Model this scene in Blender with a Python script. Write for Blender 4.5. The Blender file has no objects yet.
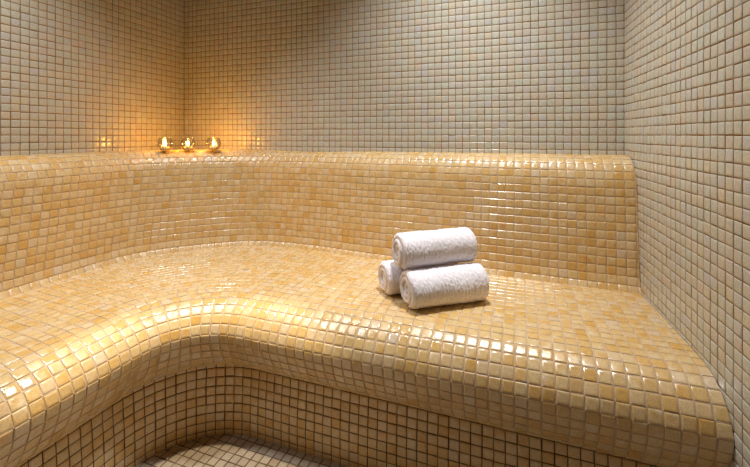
import bpy, bmesh, math, random
import numpy as np
from mathutils import Vector, Matrix, noise

random.seed(7)
P = 0.0265            # one mosaic pitch in metres
EYE = 33.5            # eye height above the floor, in pitches
F_PX = 395.6          # focal length in pixels for a 750 px wide frame
ROW = 0.953           # row height of the wall mosaic, in pitches
D = np.array([0.94, -0.341])     # plan direction of the back wall, left to right
N = np.array([-0.341, -0.94])    # plan direction from the back wall into the room
sc = bpy.context.scene
COL = sc.collection


def plan(a, p):
    return a * D + p * N


def world(x, d, v):
    """x right, d depth from the viewpoint, v below eye level (all in pitches) -> metres"""
    return (x * P, d * P, (EYE - v) * P)


def tag(o, label=None, cat=None, group=None, kind=None):
    for k, v in (('label', label), ('category', cat), ('group', group), ('kind', kind)):
        if v:
            o[k] = v
    return o


def link(o, parent=None):
    COL.objects.link(o)
    if parent is not None:
        o.parent = parent
    return o


# ------------------------------------------------------------------ materials
class NT:
    def __init__(self, name):
        self.m = bpy.data.materials.new(name)
        self.m.use_nodes = True
        self.t = self.m.node_tree
        self.t.nodes.clear()
        self.out = self.n('ShaderNodeOutputMaterial')

    def n(self, typ, **kw):
        nd = self.t.nodes.new(typ)
        for k, v in kw.items():
            if k.startswith('i_'):
                nd.inputs[k[2:].replace('_', ' ')].default_value = v
            else:
                setattr(nd, k, v)
        return nd

    def l(self, a, b):
        self.t.links.new(a, b)

    def ramp(self, src, stops, interp='LINEAR'):
        r = self.n('ShaderNodeValToRGB')
        e = r.color_ramp.elements
        r.color_ramp.interpolation = interp
        while len(e) < len(stops):
            e.new(0.5)
        for q, (pos, c) in zip(e, stops):
            q.position = pos
            q.color = (*c, 1)
        self.l(src, r.inputs['Fac'])
        return r.outputs['Color']

    def mix(self, fac, a, b, blend='MIX'):
        m = self.n('ShaderNodeMix', data_type='RGBA', blend_type=blend)
        for s, v in ((0, fac), (6, a), (7, b)):
            if hasattr(v, 'is_linked'):
                self.l(v, m.inputs[s])
            else:
                m.inputs[s].default_value = v if s == 0 else (*v, 1)
        return m.outputs[2]

    def math(self, op, a, b):
        m = self.n('ShaderNodeMath', operation=op)
        for s, v in ((0, a), (1, b)):
            if hasattr(v, 'is_linked'):
                self.l(v, m.inputs[s])
            else:
                m.inputs[s].default_value = v
        return m.outputs[0]


def tile_material(name, stops, cloud_cols, cloud_amt, rough, bump, spec=0.5, coat=0.0, cloud_scale=36.0):
    t = NT(name)
    at = t.n('ShaderNodeAttribute', attribute_name='tile_random')
    sep = t.n('ShaderNodeSeparateXYZ')
    t.l(at.outputs['Vector'], sep.inputs[0])
    geo = t.n('ShaderNodeTexCoord')
    nz = t.n('ShaderNodeTexNoise', noise_dimensions='4D')
    nz.inputs['Scale'].default_value = cloud_scale
    nz.inputs['Detail'].default_value = 3
    nz.inputs['Roughness'].default_value = 0.6
    t.l(geo.outputs['Object'], nz.inputs['Vector'])
    t.l(t.math('MULTIPLY', sep.outputs[1], 9.0), nz.inputs['W'])
    base = t.ramp(sep.outputs[0], stops)
    cl = t.ramp(nz.outputs['Fac'], cloud_cols)
    fac = t.math('MULTIPLY', sep.outputs[2], cloud_amt)
    col = t.mix(fac, base, cl)
    # fine speckle inside the glass paste
    nf = t.n('ShaderNodeTexNoise')
    nf.inputs['Scale'].default_value = 420
    nf.inputs['Detail'].default_value = 2
    t.l(geo.outputs['Object'], nf.inputs['Vector'])
    sp = t.ramp(nf.outputs['Fac'], [(0.35, (0.86, 0.86, 0.86)), (0.65, (1.1, 1.1, 1.1))])
    col = t.mix(1.0, col, sp, 'MULTIPLY')
    b = t.n('ShaderNodeBsdfPrincipled')
    t.l(col, b.inputs['Base Color'])
    rr = t.n('ShaderNodeMapRange')
    t.l(sep.outputs[2], rr.inputs['Value'])
    rr.inputs['To Min'].default_value = rough[0]
    rr.inputs['To Max'].default_value = rough[1]
    t.l(rr.outputs[0], b.inputs['Roughness'])
    b.inputs['IOR'].default_value = 1.5
    b.inputs['Specular IOR Level'].default_value = spec
    b.inputs['Coat Weight'].default_value = coat
    b.inputs['Coat Roughness'].default_value = 0.08
    nb = t.n('ShaderNodeTexNoise', noise_dimensions='4D')
    nb.inputs['Scale'].default_value = 70
    nb.inputs['Detail'].default_value = 2
    t.l(geo.outputs['Object'], nb.inputs['Vector'])
    t.l(t.math('MULTIPLY', sep.outputs[0], 7.0), nb.inputs['W'])
    bp = t.n('ShaderNodeBump')
    bp.inputs['Strength'].default_value = bump
    bp.inputs['Distance'].default_value = 0.002
    t.l(nb.outputs['Fac'], bp.inputs['Height'])
    t.l(bp.outputs[0], b.inputs['Normal'])
    t.l(b.outputs[0], t.out.inputs[0])
    return t.m


def plain(name, col, rough=0.6, metal=0.0, noise_scale=None, noise_amt=0.15, bump=0.0, bump_scale=300, spec=0.5):
    t = NT(name)
    b = t.n('ShaderNodeBsdfPrincipled')
    b.inputs['Roughness'].default_value = rough
    b.inputs['Metallic'].default_value = metal
    b.inputs['Specular IOR Level'].default_value = spec
    geo = t.n('ShaderNodeTexCoord')
    if noise_scale:
        nz = t.n('ShaderNodeTexNoise')
        nz.inputs['Scale'].default_value = noise_scale
        nz.inputs['Detail'].default_value = 4
        t.l(geo.outputs['Object'], nz.inputs['Vector'])
        lo = tuple(c * (1 - noise_amt) for c in col)
        hi = tuple(min(1, c * (1 + noise_amt)) for c in col)
        t.l(t.ramp(nz.outputs['Fac'], [(0.3, lo), (0.7, hi)]), b.inputs['Base Color'])
    else:
        b.inputs['Base Color'].default_value = (*col, 1)
    if bump:
        nb = t.n('ShaderNodeTexNoise')
        nb.inputs['Scale'].default_value = bump_scale
        nb.inputs['Detail'].default_value = 3
        t.l(geo.outputs['Object'], nb.inputs['Vector'])
        bp = t.n('ShaderNodeBump')
        bp.inputs['Strength'].default_value = bump
        bp.inputs['Distance'].default_value = 0.002
        t.l(nb.outputs['Fac'], bp.inputs['Height'])
        t.l(bp.outputs[0], b.inputs['Normal'])
    t.l(b.outputs[0], t.out.inputs[0])
    return t.m


M_AMBER = tile_material('amber_glass_mosaic',
    [(0.0, (0.724, 0.558, 0.341)), (0.22, (0.724, 0.538, 0.288)), (0.45, (0.685, 0.499, 0.234)), (0.62, (0.695, 0.461, 0.170)),
     (0.80, (0.646, 0.382, 0.096)), (0.90, (0.695, 0.568, 0.406)), (1.0, (0.706, 0.402, 0.085))],
    [(0.30, (0.760, 0.636, 0.437)), (0.48, (0.706, 0.499, 0.223)), (0.70, (0.626, 0.323, 0.053))], 0.95, (0.17, 0.38), 0.22, spec=0.95)
M_PEARL = tile_material('pearl_glass_mosaic',
    [(0.0, (0.645, 0.593, 0.482)), (0.2, (0.585, 0.611, 0.533)), (0.35, (0.645, 0.568, 0.499)), (0.5, (0.619, 0.602, 0.499)), (0.65, (0.611, 0.636, 0.559)),
     (0.8, (0.593, 0.585, 0.585)), (0.92, (0.662, 0.611, 0.473)), (1.0, (0.654, 0.568, 0.456))],
    [(0.3, (0.593, 0.619, 0.559)), (0.5, (0.636, 0.602, 0.507)), (0.7, (0.645, 0.585, 0.507))], 0.4, (0.16, 0.30), 0.18)
M_FLOOR = tile_material('sandstone_mosaic',
    [(0.0, (0.36, 0.31, 0.25)), (0.5, (0.40, 0.34, 0.27)), (1.0, (0.35, 0.28, 0.20))],
    [(0.3, (0.5, 0.45, 0.38)), (0.7, (0.42, 0.34, 0.25))], 0.6, (0.3, 0.5), 0.2)
M_GROUT_WALL = plain('ochre_grout', (0.29, 0.165, 0.06), 0.9, noise_scale=40, noise_amt=0.2, spec=0.2)
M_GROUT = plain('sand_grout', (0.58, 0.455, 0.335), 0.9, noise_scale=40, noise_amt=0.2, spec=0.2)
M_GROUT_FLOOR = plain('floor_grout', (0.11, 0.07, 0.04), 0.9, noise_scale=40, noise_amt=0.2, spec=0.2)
M_PLASTER = plain('brown_plaster', (0.22, 0.125, 0.05), 0.8, noise_scale=8, noise_amt=0.05)
M_TERRY = plain('white_terry', (0.93, 0.89, 0.94), 0.95, noise_scale=600, noise_amt=0.05, bump=1.0, bump_scale=420, spec=0.1)
M_WAX = plain('tealight_wax', (0.85, 0.76, 0.60), 0.5)
M_ALU = plain('tealight_aluminium', (0.75, 0.74, 0.72), 0.3, metal=1.0)
M_WICK = plain('charred_wick', (0.03, 0.02, 0.02), 0.9)


def glass_material():
    t = NT('thin_clear_glass')
    tr = t.n('ShaderNodeBsdfTransparent')
    tr.inputs[0].default_value = (0.97, 0.96, 0.93, 1)
    gl = t.n('ShaderNodeBsdfGlossy')
    gl.inputs['Roughness'].default_value = 0.03
    fr = t.n('ShaderNodeFresnel')
    fr.inputs['IOR'].default_value = 1.5
    k = t.math('MULTIPLY', fr.outputs[0], 1.5)
    k2 = t.n('ShaderNodeMath', operation='MINIMUM')
    t.l(k, k2.inputs[0])
    k2.inputs[1].default_value = 0.6
    mx = t.n('ShaderNodeMixShader')
    t.l(k2.outputs[0], mx.inputs[0])
    t.l(tr.outputs[0], mx.inputs[1])
    t.l(gl.outputs[0], mx.inputs[2])
    t.l(mx.outputs[0], t.out.inputs[0])
    return t.m


def flame_material():
    t = NT('candle_flame')
    e = t.n('ShaderNodeEmission')
    e.inputs[0].default_value = (1.0, 0.62, 0.22, 1)
    e.inputs[1].default_value = 24
    tr = t.n('ShaderNodeBsdfTransparent')
    a = t.n('ShaderNodeAddShader')
    t.l(e.outputs[0], a.inputs[0])
    t.l(tr.outputs[0], a.inputs[1])
    t.l(a.outputs[0], t.out.inputs[0])
    return t.m


M_GLASS = glass_material()
M_FLAME = flame_material()

# ------------------------------------------------------------------ mosaic builder
def mosaic(name, cells, mats, parent=None, g=0.11, h=0.045, bev=0.03, tilt=0.012, lift=0.006, seed=1, extra=None):
    """cells: (n,4,3) corner points in pitches (x, depth, v), ordered so the face looks into the room.
    Every cell gets sunk grout round a raised chamfered tessera; the grout is welded from cell to cell."""
    rng = np.random.default_rng(seed)
    C = np.asarray(cells, float).copy()
    C[:, :, 2] = EYE - C[:, :, 2]
    n_c = len(C)
    c = C.mean(1)
    e1 = (C[:, 1] + C[:, 2]) - (C[:, 0] + C[:, 3])
    e2 = (C[:, 3] + C[:, 2]) - (C[:, 0] + C[:, 1])
    wl = np.linalg.norm(e1, axis=1) / 2
    hl = np.linalg.norm(e2, axis=1) / 2
    e1 /= np.linalg.norm(e1, axis=1)[:, None]
    nn = np.cross(e1, e2)
    nn /= np.linalg.norm(nn, axis=1)[:, None]
    e2 = np.cross(nn, e1)
    rel = C - c[:, None]
    lx = np.einsum('nij,nj->ni', rel, e1)
    ly = np.einsum('nij,nj->ni', rel, e2)
    sx = np.array([-1, 1, 1, -1.0]); sy = np.array([-1, -1, 1, 1.0])
    ta = rng.normal(0, tilt, n_c); tb = rng.normal(0, tilt, n_c); tl = rng.normal(0, lift, n_c)
    jx = rng.normal(0, 0.012, n_c); jy = rng.normal(0, 0.012, n_c)

    def ring(inset, z, tilted):
        ix = np.minimum(inset, wl * 0.45)[:, None]; iy = np.minimum(inset, hl * 0.45)[:, None]
        x = lx - sx * ix + jx[:, None]; y = ly - sy * iy + jy[:, None]
        zz = np.full_like(x, z)
        if tilted:
            zz = zz + tl[:, None] + ta[:, None] * x + tb[:, None] * y
        return c[:, None] + x[..., None] * e1[:, None] + y[..., None] * e2[:, None] + zz[..., None] * nn[:, None]

    r1 = ring(g / 2, -0.01, False)
    r2 = ring(g / 2, h - bev * 0.8, True)
    r3 = ring(g / 2 + bev, h, True)
    r4 = ring(g / 2 + bev + 0.17, h + 0.006, True)
    outer = C.reshape(-1, 3)
    key = np.round(outer, 3)
    _u, first, inv = np.unique(key, axis=0, return_index=True, return_inverse=True)
    inv = inv.reshape(-1)
    ov = outer[first]
    k0 = len(ov)
    verts = np.concatenate([ov, r1.reshape(-1, 3), r2.reshape(-1, 3), r3.reshape(-1, 3), r4.reshape(-1, 3)]) * P
    O = inv.reshape(n_c, 4)
    A = k0 + np.arange(n_c * 4).reshape(n_c, 4)
    B = A + n_c * 4
    T = B + n_c * 4
    U = T + n_c * 4
    quads, mi, sm = [], [], []
    for i in range(4):
        j = (i + 1) % 4
        quads.append(np.stack([O[:, i], O[:, j], A[:, j], A[:, i]], 1)); mi.append(1)
        quads.append(np.stack([A[:, i], A[:, j], B[:, j], B[:, i]], 1)); mi.append(0)
        quads.append(np.stack([B[:, i], B[:, j], T[:, j], T[:, i]], 1)); mi.append(0)
        quads.append(np.stack([T[:, i], T[:, j], U[:, j], U[:, i]], 1)); mi.append(0)
    quads.append(U.copy()); mi.append(0)
    nq = len(quads)
    sm = np.tile(np.array(([False] * 3 + [True]) * 4 + [True]), n_c)
    Q = np.stack(quads, 1).reshape(-1, 4)
    MI = np.tile(np.array(mi), n_c)
    R = np.repeat(rng.random((n_c, 3)), nq, axis=0)
    faces = Q.tolist()
    vl = verts.tolist()
    if extra:                       # extra plain quads in pitches (a slab behind the mosaic)
        for q in extra:
            k = len(vl)
            vl += [world(*pt) for pt in q]
            faces.append([k, k + 1, k + 2, k + 3])
            MI = np.append(MI, 1)
            sm = np.append(sm, False)
            R = np.vstack([R, [0.5, 0.5, 0.5]])
    me = bpy.data.meshes.new(name)
    me.from_pydata(vl, [], faces)
    for m in mats:
        me.materials.append(m)
    me.polygons.foreach_set('material_index', MI.astype(np.int32))
    me.polygons.foreach_set('use_smooth', sm)
    at = me.attributes.new('tile_random', 'FLOAT_VECTOR', 'FACE')
    at.data.foreach_set('vector', R.astype(np.float32).ravel())
    me.validate()
    o = bpy.data.objects.new(name, me)
    return link(o, parent)


def cut(o, point, normal):
    """trim everything of a mesh on the side of the plane that the normal points to (pitches in)"""
    bm = bmesh.new()
    bm.from_mesh(o.data)
    bmesh.ops.bisect_plane(bm, geom=bm.verts[:] + bm.edges[:] + bm.faces[:], dist=1e-6,
                           plane_co=Vector(world(point[0], point[1], EYE)), plane_no=Vector((normal[0], normal[1], 0)), clear_outer=True)
    bm.to_mesh(o.data)
    bm.free()


# ------------------------------------------------------------------ room shell
L0 = np.array([-35.53, 73.62])              # back left corner in plan
TB, TL, TR = -0.348, -1.902, -1.866
db = np.array([math.cos(TB), math.sin(TB)])
dl = np.array([math.cos(TL), math.sin(TL)])
dr = np.array([math.cos(TR), math.sin(TR)])
LEN_B = 70.94
R0 = L0 + LEN_B * db
CEIL = -44.0
REAR = -26.0                                # depth of the wall behind the viewpoint
LEN_L = (L0[1] - REAR) / -dl[1]
LEN_R = (R0[1] - REAR) / -dr[1]


def wall_cells(o, d, us, vs, flip):
    cells = []
    for j in range(len(vs) - 1):
        for i in range(len(us) - 1):
            a, b = (us[i + 1], us[i]) if flip else (us[i], us[i + 1])
            pa, pb = o + a * d, o + b * d
            cells.append(((*pa, vs[j + 1]), (*pb, vs[j + 1]), (*pb, vs[j]), (*pa, vs[j])))
    return cells


def slab(o, d, length, outward, v0, v1, t0=0.25, t1=4.0):
    a = o + outward * t0; b = o + d * length + outward * t0
    c = b + outward * (t1 - t0); e = a + outward * (t1 - t0)
    return [((*a, v1), (*b, v1), (*b, v0), (*a, v0)), ((*e, v1), (*c, v1), (*c, v0), (*e, v0)),
            ((*a, v1), (*e, v1), (*e, v0), (*a, v0)), ((*b, v1), (*c, v1), (*c, v0), (*b, v0)),
            ((*a, v1), (*b, v1), (*c, v1), (*e, v1)), ((*a, v0), (*b, v0), (*c, v0), (*e, v0))]


def rows_between(top, bottom):
    k0, k1 = math.ceil(top / ROW), math.floor(bottom / ROW)
    r = [k * ROW for k in range(k0, k1 + 1)]
    return r


nb_ = np.array([db[1], -db[0]])             # into the room from the back wall
nl_ = np.array([-dl[1], dl[0]])
if nl_[0] < 0: nl_ = -nl_
nr_ = np.array([dr[1], -dr[0]])
if nr_[0] > 0: nr_ = -nr_
up_rows = rows_between(CEIL, 4.0)
all_rows = rows_between(CEIL, EYE + 0.5)

us_b = [0.0] + [0.034 + k for k in range(1, 71)] + [LEN_B]
wb = mosaic('wall_back', wall_cells(L0, db, us_b, up_rows, False), [M_PEARL, M_GROUT_WALL], seed=11,
            extra=slab(L0 - db * 4, db, LEN_B + 8, -nb_, CEIL, EYE), tilt=0.014, g=0.085, h=0.035)
us_l = [0.0, 0.992] + [0.992 + k for k in range(1, int(LEN_L) + 1) if 0.992 + k < LEN_L]
wl = mosaic('wall_left', wall_cells(L0, dl, us_l, up_rows, True), [M_PEARL, M_GROUT_WALL], seed=12,
            extra=slab(L0, dl, LEN_L, -nl_, CEIL, EYE), tilt=0.014, g=0.085, h=0.035)
us_r = [0.0] + [0.737 + k for k in range(0, int(LEN_R) + 1) if 0.737 + k < LEN_R]
wr = mosaic('wall_right', wall_cells(R0, dr, us_r, all_rows, False), [M_PEARL, M_GROUT_WALL], seed=13,
            extra=slab(R0, dr, LEN_R, -nr_, CEIL, EYE), tilt=0.010, g=0.08, h=0.04)
for w_ in (wb, wl, wr):
    tag(w_, kind='structure')


def box_mesh(name, quads, mat):
    me = bpy.data.meshes.new(name)
    vs, fs = [], []
    for q in quads:
        k = len(vs)
        vs += [world(*p) for p in q]
        fs.append((k, k + 1, k + 2, k + 3))
    me.from_pydata(vs, [], fs)
    me.materials.append(mat)
    bm = bmesh.new(); bm.from_mesh(me)
    bmesh.ops.remove_doubles(bm, verts=bm.verts, dist=1e-5)
    bmesh.ops.recalc_face_normals(bm, faces=bm.faces)
    bm.to_mesh(me); bm.free()
    return link(bpy.data.objects.new(name, me))


LF = L0 + dl * LEN_L
RF = R0 + dr * LEN_R
df = (RF - LF) / np.linalg.norm(RF - LF)
wf = box_mesh('wall_front', slab(LF - df * 4, df, np.linalg.norm(RF - LF) + 8, np.array([0, -1.0]), CEIL, EYE, t0=0.0), M_PLASTER)
tag(wf, kind='structure')
ca, cb, cc, cd = L0 - db * 4 + np.array([0, 4]), R0 + db * 4 + np.array([0, 4]), RF + np.array([4, -4]), LF + np.array([-4, -4])
ceil = box_mesh('ceiling', [tuple((*q, CEIL) for q in (ca, cb, cc, cd)), tuple((*q, CEIL - 4) for q in (ca, cb, cc, cd))] +
                [((*a, CEIL), (*b, CEIL), (*b, CEIL - 4), (*a, CEIL - 4)) for a, b in ((ca, cb), (cb, cc), (cc, cd), (cd, ca))], M_PLASTER)
tag(ceil, kind='structure')

# floor: a mosaic laid square to the back wall
cells = []
for i in range(-46, 24):
    for j in range(-46, 24):
        q = plan(i + 0.5, j + 0.5)
        if q[1] < REAR or q[1] > 58: continue
        if (q - L0) @ nl_ < 0.4 or (q - R0) @ nr_ < 0.4: continue
        pts = [plan(i, j + 1), plan(i + 1, j + 1), plan(i + 1, j), plan(i, j)]
        cells.append([(*p_, EYE) for p_ in pts])
fa, fb, fc, fd = L0 - db * 4, R0 + db * 4, RF, LF
ex = [tuple((*q, EYE + 0.25) for q in (fa, fb, fc, fd)), tuple((*q, EYE + 4) for q in (fa, fb, fc, fd))]
ex += [((*a, EYE + .25), (*b, EYE + .25), (*b, EYE + 4), (*a, EYE + 4)) for a, b in ((fa, fb), (fb, fc), (fc, fd), (fd, fa))]
floor = mosaic('floor', cells, [M_FLOOR, M_GROUT_FLOOR], seed=15, extra=ex, tilt=0.006)
tag(floor, kind='structure')

# ------------------------------------------------------------------ tiled bench
def resample(pts, step):
    pts = np.asarray(pts, float)
    s = np.concatenate([[0], np.cumsum(np.linalg.norm(np.diff(pts, axis=0), axis=1))])
    q = np.arange(0, s[-1], step)
    return np.stack([np.interp(q, s, pts[:, k]) for k in range(pts.shape[1])], 1)


def smooth(pts, it):
    pts = pts.copy()
    for _ in range(it):
        pts[1:-1] = 0.25 * pts[:-2] + 0.5 * pts[1:-1] + 0.25 * pts[2:]
    return pts


def catmull(ctrl, per=20):
    c = np.asarray(ctrl, float)
    c = np.vstack([2 * c[0] - c[1], c, 2 * c[-1] - c[-2]])
    out = []
    for i in range(1, len(c) - 2):
        for k in range(per):
            t = k / per
            p0, p1, p2, p3 = c[i - 1], c[i], c[i + 1], c[i + 2]
            out.append(0.5 * (2 * p1 + (p2 - p0) * t + (2 * p0 - 5 * p1 + 4 * p2 - p3) * t * t + (3 * p1 - p0 - 3 * p2 + p3) * t ** 3))
    out.append(c[-2])
    return np.array(out)


class Sweep:
    """surface S(t, w): a plan curve (right to left) carried along a profile of (offset towards the wall, v)"""
    def __init__(self, ap, profile, step=0.2):
        q = np.array([plan(*x) for x in ap])
        self.c = smooth(resample(q, step), 6)
        tg = np.gradient(self.c, axis=0)
        tg /= np.linalg.norm(tg, axis=1)[:, None]
        self.nw = np.stack([tg[:, 1], -tg[:, 0]], 1)
        mid = len(self.c) // 4
        if self.nw[mid] @ N > 0:
            self.nw = -self.nw
        pr = catmull(profile, 24)
        s = np.concatenate([[0], np.cumsum(np.linalg.norm(np.diff(pr, axis=0), axis=1))])
        self.pr, self.ps, self.W = pr, s, s[-1]

    def bend(self):
        k = np.abs(self.nw @ N)
        turning = np.nonzero((k < 0.9995) & (k > 0.03))[0]
        return int(turning[0]), int(turning[-1])

    def at(self, w):
        o = np.interp(w, self.ps, self.pr[:, 0]); v = np.interp(w, self.ps, self.pr[:, 1])
        return np.column_stack([self.c + self.nw * o, np.full(len(self.c), v)])

    def cells(self, ws, pitch=1.0, phase=0.0, group=1, jitter=0.0, rng=None, align=False):
        """rows of cells; breaks are spaced along each row's own length (rows in one group share them)"""
        out = []
        for j in range(len(ws) - 1):
            A, B = self.at(ws[j]), self.at(ws[j + 1])
            if j % group == 0 or j == 0:
                k = min(j + group, len(ws) - 1)
                M = self.at((ws[j] + ws[k]) / 2)
                s = np.concatenate([[0], np.cumsum(np.linalg.norm(np.diff(M, axis=0), axis=1))])
                ph = phase + (rng.uniform(-jitter, jitter) if rng is not None else 0)
                u = s
                if align:           # the bend takes a whole number of tesserae, so columns meet on both straights
                    i0, i1 = self.bend()
                    Lb = s[i1] - s[i0]
                    kb = round(Lb / pitch) * pitch
                    u = np.where(np.arange(len(s)) <= i0, s, np.where(np.arange(len(s)) >= i1, s - Lb + kb, s[i0] + (s - s[i0]) * kb / Lb))
                br = np.interp(np.arange(ph % pitch, u[-1], pitch), u, np.arange(len(s)))
            idx = np.arange(len(self.c))
            a = np.stack([np.interp(br, idx, A[:, m]) for m in range(3)], 1)
            b = np.stack([np.interp(br, idx, B[:, m]) for m in range(3)], 1)
            # travelling right to left; order so that normals face the room
            for i in range(len(br) - 1):
                out.append((a[i + 1], a[i], b[i], b[i + 1]))
        return out


def fillet(a_line, p_line, r, a_end, p_end, n=40):
    """plan curve: straight along the back wall, an arc of radius r, straight along the left wall"""
    pts = [(a_end, p_line), (a_line + r, p_line)]
    ca_, cp_ = a_line + r, p_line + r
    for k in range(1, n + 1):
        t = math.pi / 2 * k / n
        pts.append((ca_ - r * math.sin(t), cp_ - r * math.cos(t)))
    pts.append((a_line, p_end))
    return pts


bench = link(bpy.data.objects.new('tiled_bench', None))
bench.location = world(*plan(-18, -37), EYE)
bench.empty_display_size = 0.1
tag(bench, 'long curved steam room bench covered in amber glass mosaic', 'bench')
BINV = Matrix.Translation(-Vector(bench.location))

rng = np.random.default_rng(3)
SEAT_V = 17.45
front_ap = fillet(-33.3, -33.2, 6.0, 34.0, 46.0)
# seat with its rounded nosing: from under the lip, round the front, over the flat
seat_prof = [(5.0, 25.2), (3.2, 25.2), (2.1, 24.9), (1.25, 24.0), (0.62, 22.8), (0.2, 21.7), (0.0, 20.7), (0.36, 19.65),
             (1.15, 18.65), (2.2, 17.92), (3.5, 17.58), (5.0, SEAT_V + 0.02), (8.0, SEAT_V), (12.0, SEAT_V), (17.0, SEAT_V), (24.5, SEAT_V)]
sw = Sweep(front_ap, seat_prof)
ws = [k * 0.985 for k in range(int(sw.W / 0.985))]
n_nose = 12
nose_cells = sw.cells(ws[:n_nose + 1], 1.0, 0.3, group=n_nose, align=True)
seat_cells = sw.cells(ws[n_nose:], 1.0, 0.3, align=True)
back_ap = catmull([(34, -50.9), (12, -51.4), (-4, -52.1), (-20, -53.0), (-28, -53.7), (-34, -53.8), (-39.5, -52.9), (-44.2, -49.9), (-48.6, -45.6), (-51.4, -41.4),
                   (-52.3, -36.8), (-52.4, -31), (-52.4, -20), (-52.4, 0), (-52.4, 46)], 30)
back_prof = [(-0.75, 17.62), (-0.5, 17.25), (-0.25, 16.8), (-0.05, 16.2), (0.05, 15.4), (0.2, 13.5), (0.55, 10), (0.9, 6.6), (1.1, 5.3), (1.45, 4.3),
             (2.0, 3.45), (2.8, 2.85), (3.7, 2.55), (5.0, 2.5), (9.0, 2.5), (18.0, 2.5)]
sb = Sweep(back_ap, back_prof)
bw = [k * 0.975 for k in range(int(sb.W / 0.975))]
back_cells = sb.cells(bw, 1.0, 0.55, jitter=0.04, rng=rng)

# drop the seat cells that lie wholly behind the backrest face
base = sb.c
def behind(q):
    i = int(np.argmin(((base - q) ** 2).sum(1)))
    return (q - base[i]) @ sb.nw[i]
seat_cells = [c_ for c_ in seat_cells if behind((np.array(c_[0]) + np.array(c_[2]))[:2] / 2) < 0.6]
riser_prof = [(0.0, 33.9), (0.05, 30), (0.25, 27), (0.5, 24.6)]
sr = Sweep(fillet(-36.7, -36.7, 9.4, 34.0, 46.0), riser_prof)
rw = [k * 0.965 for k in range(int(sr.W / 0.965) + 1)]
riser_cells = sr.cells(rw, 1.0, 0.1, group=40)

parts = []
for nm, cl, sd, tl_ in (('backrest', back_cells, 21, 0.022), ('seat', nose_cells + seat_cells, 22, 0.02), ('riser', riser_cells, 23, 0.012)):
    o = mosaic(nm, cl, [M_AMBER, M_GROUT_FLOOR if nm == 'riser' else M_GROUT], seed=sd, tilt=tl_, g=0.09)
    cut(o, L0 + nb_ * 0.085, -nb_)
    cut(o, L0 + nl_ * 0.085, -nl_)
    cut(o, R0 + nr_ * 0.085, -nr_)
    cut(o, (0, REAR + 0.05), (0, -1))
    o.data.transform(BINV)
    o.parent = bench
    parts.append(o)

# ------------------------------------------------------------------ rolled towels
def towel(name, label, mid, ang, length, radius, turns=3.2, seed=1, squash=0.95, roll=0.0, slope=0.0):
    """spiral-rolled terry towel; mid (x, depth, v) is the centre of the roll, ang the plan angle of its axis"""
    th = radius / (turns + 0.42)          # pitch of the spiral
    n_a, n_l = int(turns * 84), 150
    total = 2 * math.pi * turns
    ring = []
    verts, faces = [], []
    half = th * 0.47
    def prof(tt, side):
        a = total * tt
        r = th * 0.42 + th * a / (2 * math.pi) + side * half * min(1.0, 0.35 + 8 * min(tt, 1 - tt))
        a = a + roll
        return r * math.cos(a), r * math.sin(a)
    # closed outline of the spiral strip: outer side out, inner side back
    outline = [(k / n_a, 1) for k in range(n_a + 1)] + [(k / n_a, -1) for k in range(n_a, -1, -1)]
    st = []
    for k in range(n_l + 1):
        u = k / n_l
        st.append(u)
    ns = len(outline)
    off = Vector((seed * 13.7, seed * 3.1, 0))
    for k, u in enumerate(st):
        x0 = (u - 0.5) * length
        e = min(u, 1 - u) * length                       # distance from the end of the roll
        pinch = 1 - 0.55 * (1 - min(1, e / (th * 0.55))) ** 2 if e < th * 0.55 else 1.0
        for tt, side in outline:
            a = total * tt + roll
            rc = th * 0.42 + th * total * tt / (2 * math.pi)
            rr = rc + side * half * pinch * min(1.0, 0.35 + 8 * min(tt, 1 - tt))
            # each layer sits a little further in or out at the ends, the outermost rounded over
            tele = 0.10 * th * math.sin(5.1 * tt * turns + seed) * (1 if u > 0.5 else -1) * max(0, 1 - e / (2 * th))
            edge = -math.copysign(1, u - 0.5) * 0.75 * th * max(0, 1 - e / (1.4 * th)) * max(0, (tt - 1 + 1.0 / turns)) * turns * 0.6
            core = -math.copysign(1, u - 0.5) * 0.5 * th * max(0, 1 - e / (1.4 * th)) * max(0, 1 - tt * 2.0)
            rr *= 1 - 0.10 * max(0, 1 - e / (1.1 * th)) ** 2
            y, z = rr * math.cos(a), rr * math.sin(a)
            v = Vector((x0 + tele + edge + core, y, z))
            lump = noise.noise(v * 0.45 + off) * 0.08
            pile = noise.noise(v * 5.0 + off) * 0.055 + noise.noise(v * 10.5 + off) * 0.085
            rad = Vector((0, math.cos(a), math.sin(a)))
            v += rad * (lump * min(1, rr / radius) + pile * side)
            z = v.z * squash
            if z < -radius * 0.86:                        # settles flat on what carries it
                z = -radius * 0.86 + (z + radius * 0.86) * 0.1
            verts.append((v.x, v.y, z))
    for k in range(n_l):
        for i in range(ns):
            j = (i + 1) % ns
            faces.append((k * ns + i, k * ns + j, (k + 1) * ns + j, (k + 1) * ns + i))
    # end faces: ladder between the outer and the inner side of the strip
    for k in (0, n_l):
        for i in range(n_a):
            a, b = k * ns + i, k * ns + i + 1
            c2, d2 = k * ns + ns - 2 - i, k * ns + ns - 1 - i
            faces.append((a, b, c2, d2) if k == 0 else (d2, c2, b, a))
    me = bpy.data.meshes.new(name)
    me.from_pydata([(x * P, y * P, z * P) for x, y, z in verts], [], faces)
    me.materials.append(M_TERRY)
    bm = bmesh.new(); bm.from_mesh(me)
    bmesh.ops.recalc_face_normals(bm, faces=bm.faces)
    for f in bm.faces: f.smooth = True
    bm.to_mesh(me); bm.free()
    o = link(bpy.data.objects.new(name, me))
    o.location = world(*mid)
    o.rotation_euler = (0, slope, ang)
    tag(o, label, 'towel', 'rolled white towels stacked on the bench')
    return o


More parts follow.
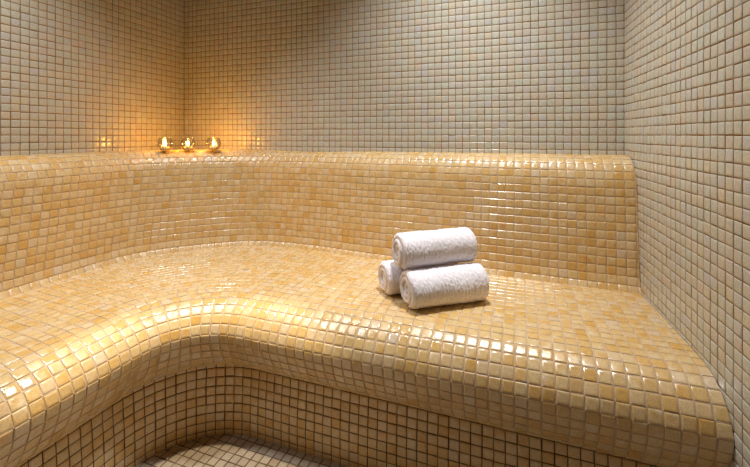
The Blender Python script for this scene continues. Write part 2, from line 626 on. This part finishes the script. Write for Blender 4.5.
TR_ = 2.0
seat_top = SEAT_V - 0.15
def along_axis(x, d, ang, length):
    return x + math.cos(ang) * length / 2, d + math.sin(ang) * length / 2
TA = 0.29
x, d = along_axis(3.0, 40.1, TA, 8.85)
towel('rolled_towel', 'rolled white terry towel lying on the bench at the front of the pile', (x, d, seat_top - TR_ * 0.86 ), TA, 8.85, TR_, seed=1, roll=-2.3)
x, d = along_axis(0.75, 43.6, TA, 9.05)
towel('rolled_towel', 'rolled white terry towel lying on the bench behind the front roll, mostly hidden', (x, d, seat_top - 1.86 * 0.86), TA, 9.05, 1.86, seed=2, roll=-2.3)
x, d = along_axis(2.2, 41.7, TA + 0.03, 9.05)
towel('rolled_towel', 'rolled white terry towel resting on top of the other two rolls', (x, d, seat_top - TR_ * 0.86 - 3.36), TA + 0.03, 9.05, 1.9, seed=3, roll=-3.4)

# ------------------------------------------------------------------ candles in glass holders
def lathe(name, prof, mat, parent=None, seg=48, flute=0.0, flutes=12, smooth_=True):
    verts, faces = [], []
    for k in range(seg):
        a = 2 * math.pi * k / seg
        for r, z, fl in prof:
            rr = r * (1 + flute * fl * math.cos(flutes * a))
            verts.append((rr * math.cos(a) * P, rr * math.sin(a) * P, z * P))
    n = len(prof)
    for k in range(seg):
        k2 = (k + 1) % seg
        for i in range(n - 1):
            faces.append((k * n + i, k2 * n + i, k2 * n + i + 1, k * n + i + 1))
    me = bpy.data.meshes.new(name)
    me.from_pydata(verts, [], faces)
    me.materials.append(mat)
    bm = bmesh.new(); bm.from_mesh(me)
    bmesh.ops.remove_doubles(bm, verts=bm.verts, dist=1e-6)
    bmesh.ops.recalc_face_normals(bm, faces=bm.faces)
    for f in bm.faces: f.smooth = smooth_
    bm.to_mesh(me); bm.free()
    return link(bpy.data.objects.new(name, me), parent)


LEDGE_V = 2.5 - 0.09
HOLDER = [(0.0, 0.0, 0), (0.62, 0.0, 0), (0.78, 0.06, 0), (0.98, 0.32, .6), (1.14, 0.72, 1), (1.18, 1.1, 1), (1.08, 1.55, 1), (0.94, 1.86, .6), (0.92, 1.98, .2),
          (0.90, 2.0, 0), (0.86, 1.97, 0), (0.88, 1.84, .5), (1.0, 1.52, 1), (1.09, 1.1, 1), (1.05, 0.75, 1), (0.90, 0.40, .6), (0.7, 0.18, 0), (0.0, 0.16, 0)]


def make_holder():
    o = lathe('glass_candle_holder', HOLDER, M_GLASS, flute=0.016, flutes=10, seg=80)
    return o


def make_candle():
    root = link(bpy.data.objects.new('tealight_candle', None))
    root.empty_display_size = 0.02
    lathe('metal_cup', [(0, 0, 0), (0.58, 0, 0), (0.62, 0.04, 0), (0.62, 0.50, 0), (0.595, 0.50, 0), (0.59, 0.05, 0), (0, 0.04, 0)], M_ALU, root)
    lathe('wax', [(0, 0.06, 0), (0.58, 0.06, 0), (0.58, 0.44, 0), (0.5, 0.42, 0), (0.2, 0.40, 0), (0, 0.40, 0)], M_WAX, root)
    lathe('wick', [(0, 0.40, 0), (0.035, 0.40, 0), (0.03, 0.62, 0), (0, 0.64, 0)], M_WICK, root, seg=10)
    lathe('flame', [(0, 0.60, 0), (0.12, 0.65, 0), (0.19, 0.80, 0), (0.18, 0.95, 0), (0.11, 1.15, 0), (0.04, 1.32, 0), (0, 1.4, 0)], M_FLAME, root, seg=20)
    ld = bpy.data.lights.new('candle_glow', 'POINT')
    ld.color = (1.0, 0.42, 0.02)
    ld.energy = 0.65
    ld.shadow_soft_size = 0.006
    lo = link(bpy.data.objects.new('candle_glow', ld), root)
    lo.location = (0, 0, 1.1 * P)
    return root


def copy_tree(o, parent=None):
    c_ = o.copy()
    COL.objects.link(c_)
    c_.parent = parent
    for ch in [q for q in bpy.data.objects if q.parent == o]:
        copy_tree(ch, c_)
    return c_


h0, k0_ = make_holder(), make_candle()
spots = [(165.2, 61.6, 'leftmost of the three'), (188.0, 63.2, 'middle of the three'),
         (213.6, 64.4, 'rightmost of the three')]
for i, (px, dep, where) in enumerate(spots):
    h_ = h0 if i == 0 else h0.copy()
    if i: COL.objects.link(h_)
    k_ = k0_ if i == 0 else copy_tree(k0_)
    xx = (px - 375) / F_PX * dep
    h_.location = world(xx, dep, LEDGE_V)
    k_.location = world(xx, dep, LEDGE_V - 0.21)
    k_.rotation_euler.z = i * 1.3
    h_.rotation_euler.z = i * 0.7
    tag(h_, 'round clear glass candle holder on the tiled ledge, ' + where, 'candle holder', 'glass candle holders on the bench ledge')
    tag(k_, 'lit tealight inside a glass holder on the ledge, ' + where, 'candle', 'lit tealights in the glass holders')

# ------------------------------------------------------------------ lights
def downlight(x, d, energy, color, size=115, blend=0.9, radius=0.045, v=CEIL + 0.4, aim=None):
    ld = bpy.data.lights.new('ceiling_downlight', 'SPOT')
    ld.energy = energy
    ld.color = color
    ld.spot_size = math.radians(size)
    ld.spot_blend = blend
    ld.shadow_soft_size = radius
    o = link(bpy.data.objects.new('ceiling_downlight', ld))
    o.location = world(x, d, v)
    if aim is not None:
        dv = Vector(world(*aim)) - o.location
        o.rotation_euler = dv.to_track_quat('-Z', 'Y').to_euler()
    return o


WARM = (1.0, 0.86, 0.66)
NEUT = (1.0, 0.985, 0.96)
def over(a, p, *args, **kw):
    q = plan(a, p)
    return downlight(q[0], q[1], *args, **kw)


over(-7.5, -42.0, 80, NEUT, size=102, blend=1.0, radius=0.06)
over(-43.5, -20.0, 65, NEUT, size=102, blend=1.0, radius=0.06)
over(-42.0, -4.0, 16, NEUT, size=80, blend=0.9, radius=0.06)
over(5.0, -42.0, 10, NEUT, size=76, blend=0.7, radius=0.06)
over(-34.0, -40.0, 26, NEUT, size=66, blend=0.8, radius=0.06)
over(-24.5, -24.5, 105, (1.0, 0.82, 0.56), size=24, blend=0.4, radius=0.03)  # spot added to brighten the floor, tinted amber to warm its bounce on the riser

w = bpy.data.worlds.new('World')
w.use_nodes = True
w.node_tree.nodes['Background'].inputs[0].default_value = (0.02, 0.018, 0.015, 1)
sc.world = w

# ------------------------------------------------------------------ camera
cd_ = bpy.data.cameras.new('camera')
cd_.sensor_fit = 'HORIZONTAL'
cd_.sensor_width = 36
cd_.lens = F_PX / 750 * 36
cd_.shift_y = -(233.5 - 135.2) / 750
cd_.clip_start = 0.02
cam = link(bpy.data.objects.new('camera', cd_))
cam.location = (0, 0, EYE * P)
cam.rotation_euler = (math.pi / 2, 0, 0)
sc.camera = cam

sc.view_settings.view_transform = 'Standard'
sc.view_settings.look = 'None'
sc.view_settings.exposure = 0.15
sc.view_settings.gamma = 1.0
sc.view_settings.use_curve_mapping = False
sc.cycles.use_denoising = True
sc.cycles.max_bounces = 8
sc.cycles.diffuse_bounces = 5
sc.cycles.glossy_bounces = 4
sc.cycles.sample_clamp_indirect = 6
sc.cycles.caustics_reflective = False
sc.cycles.caustics_refractive = False
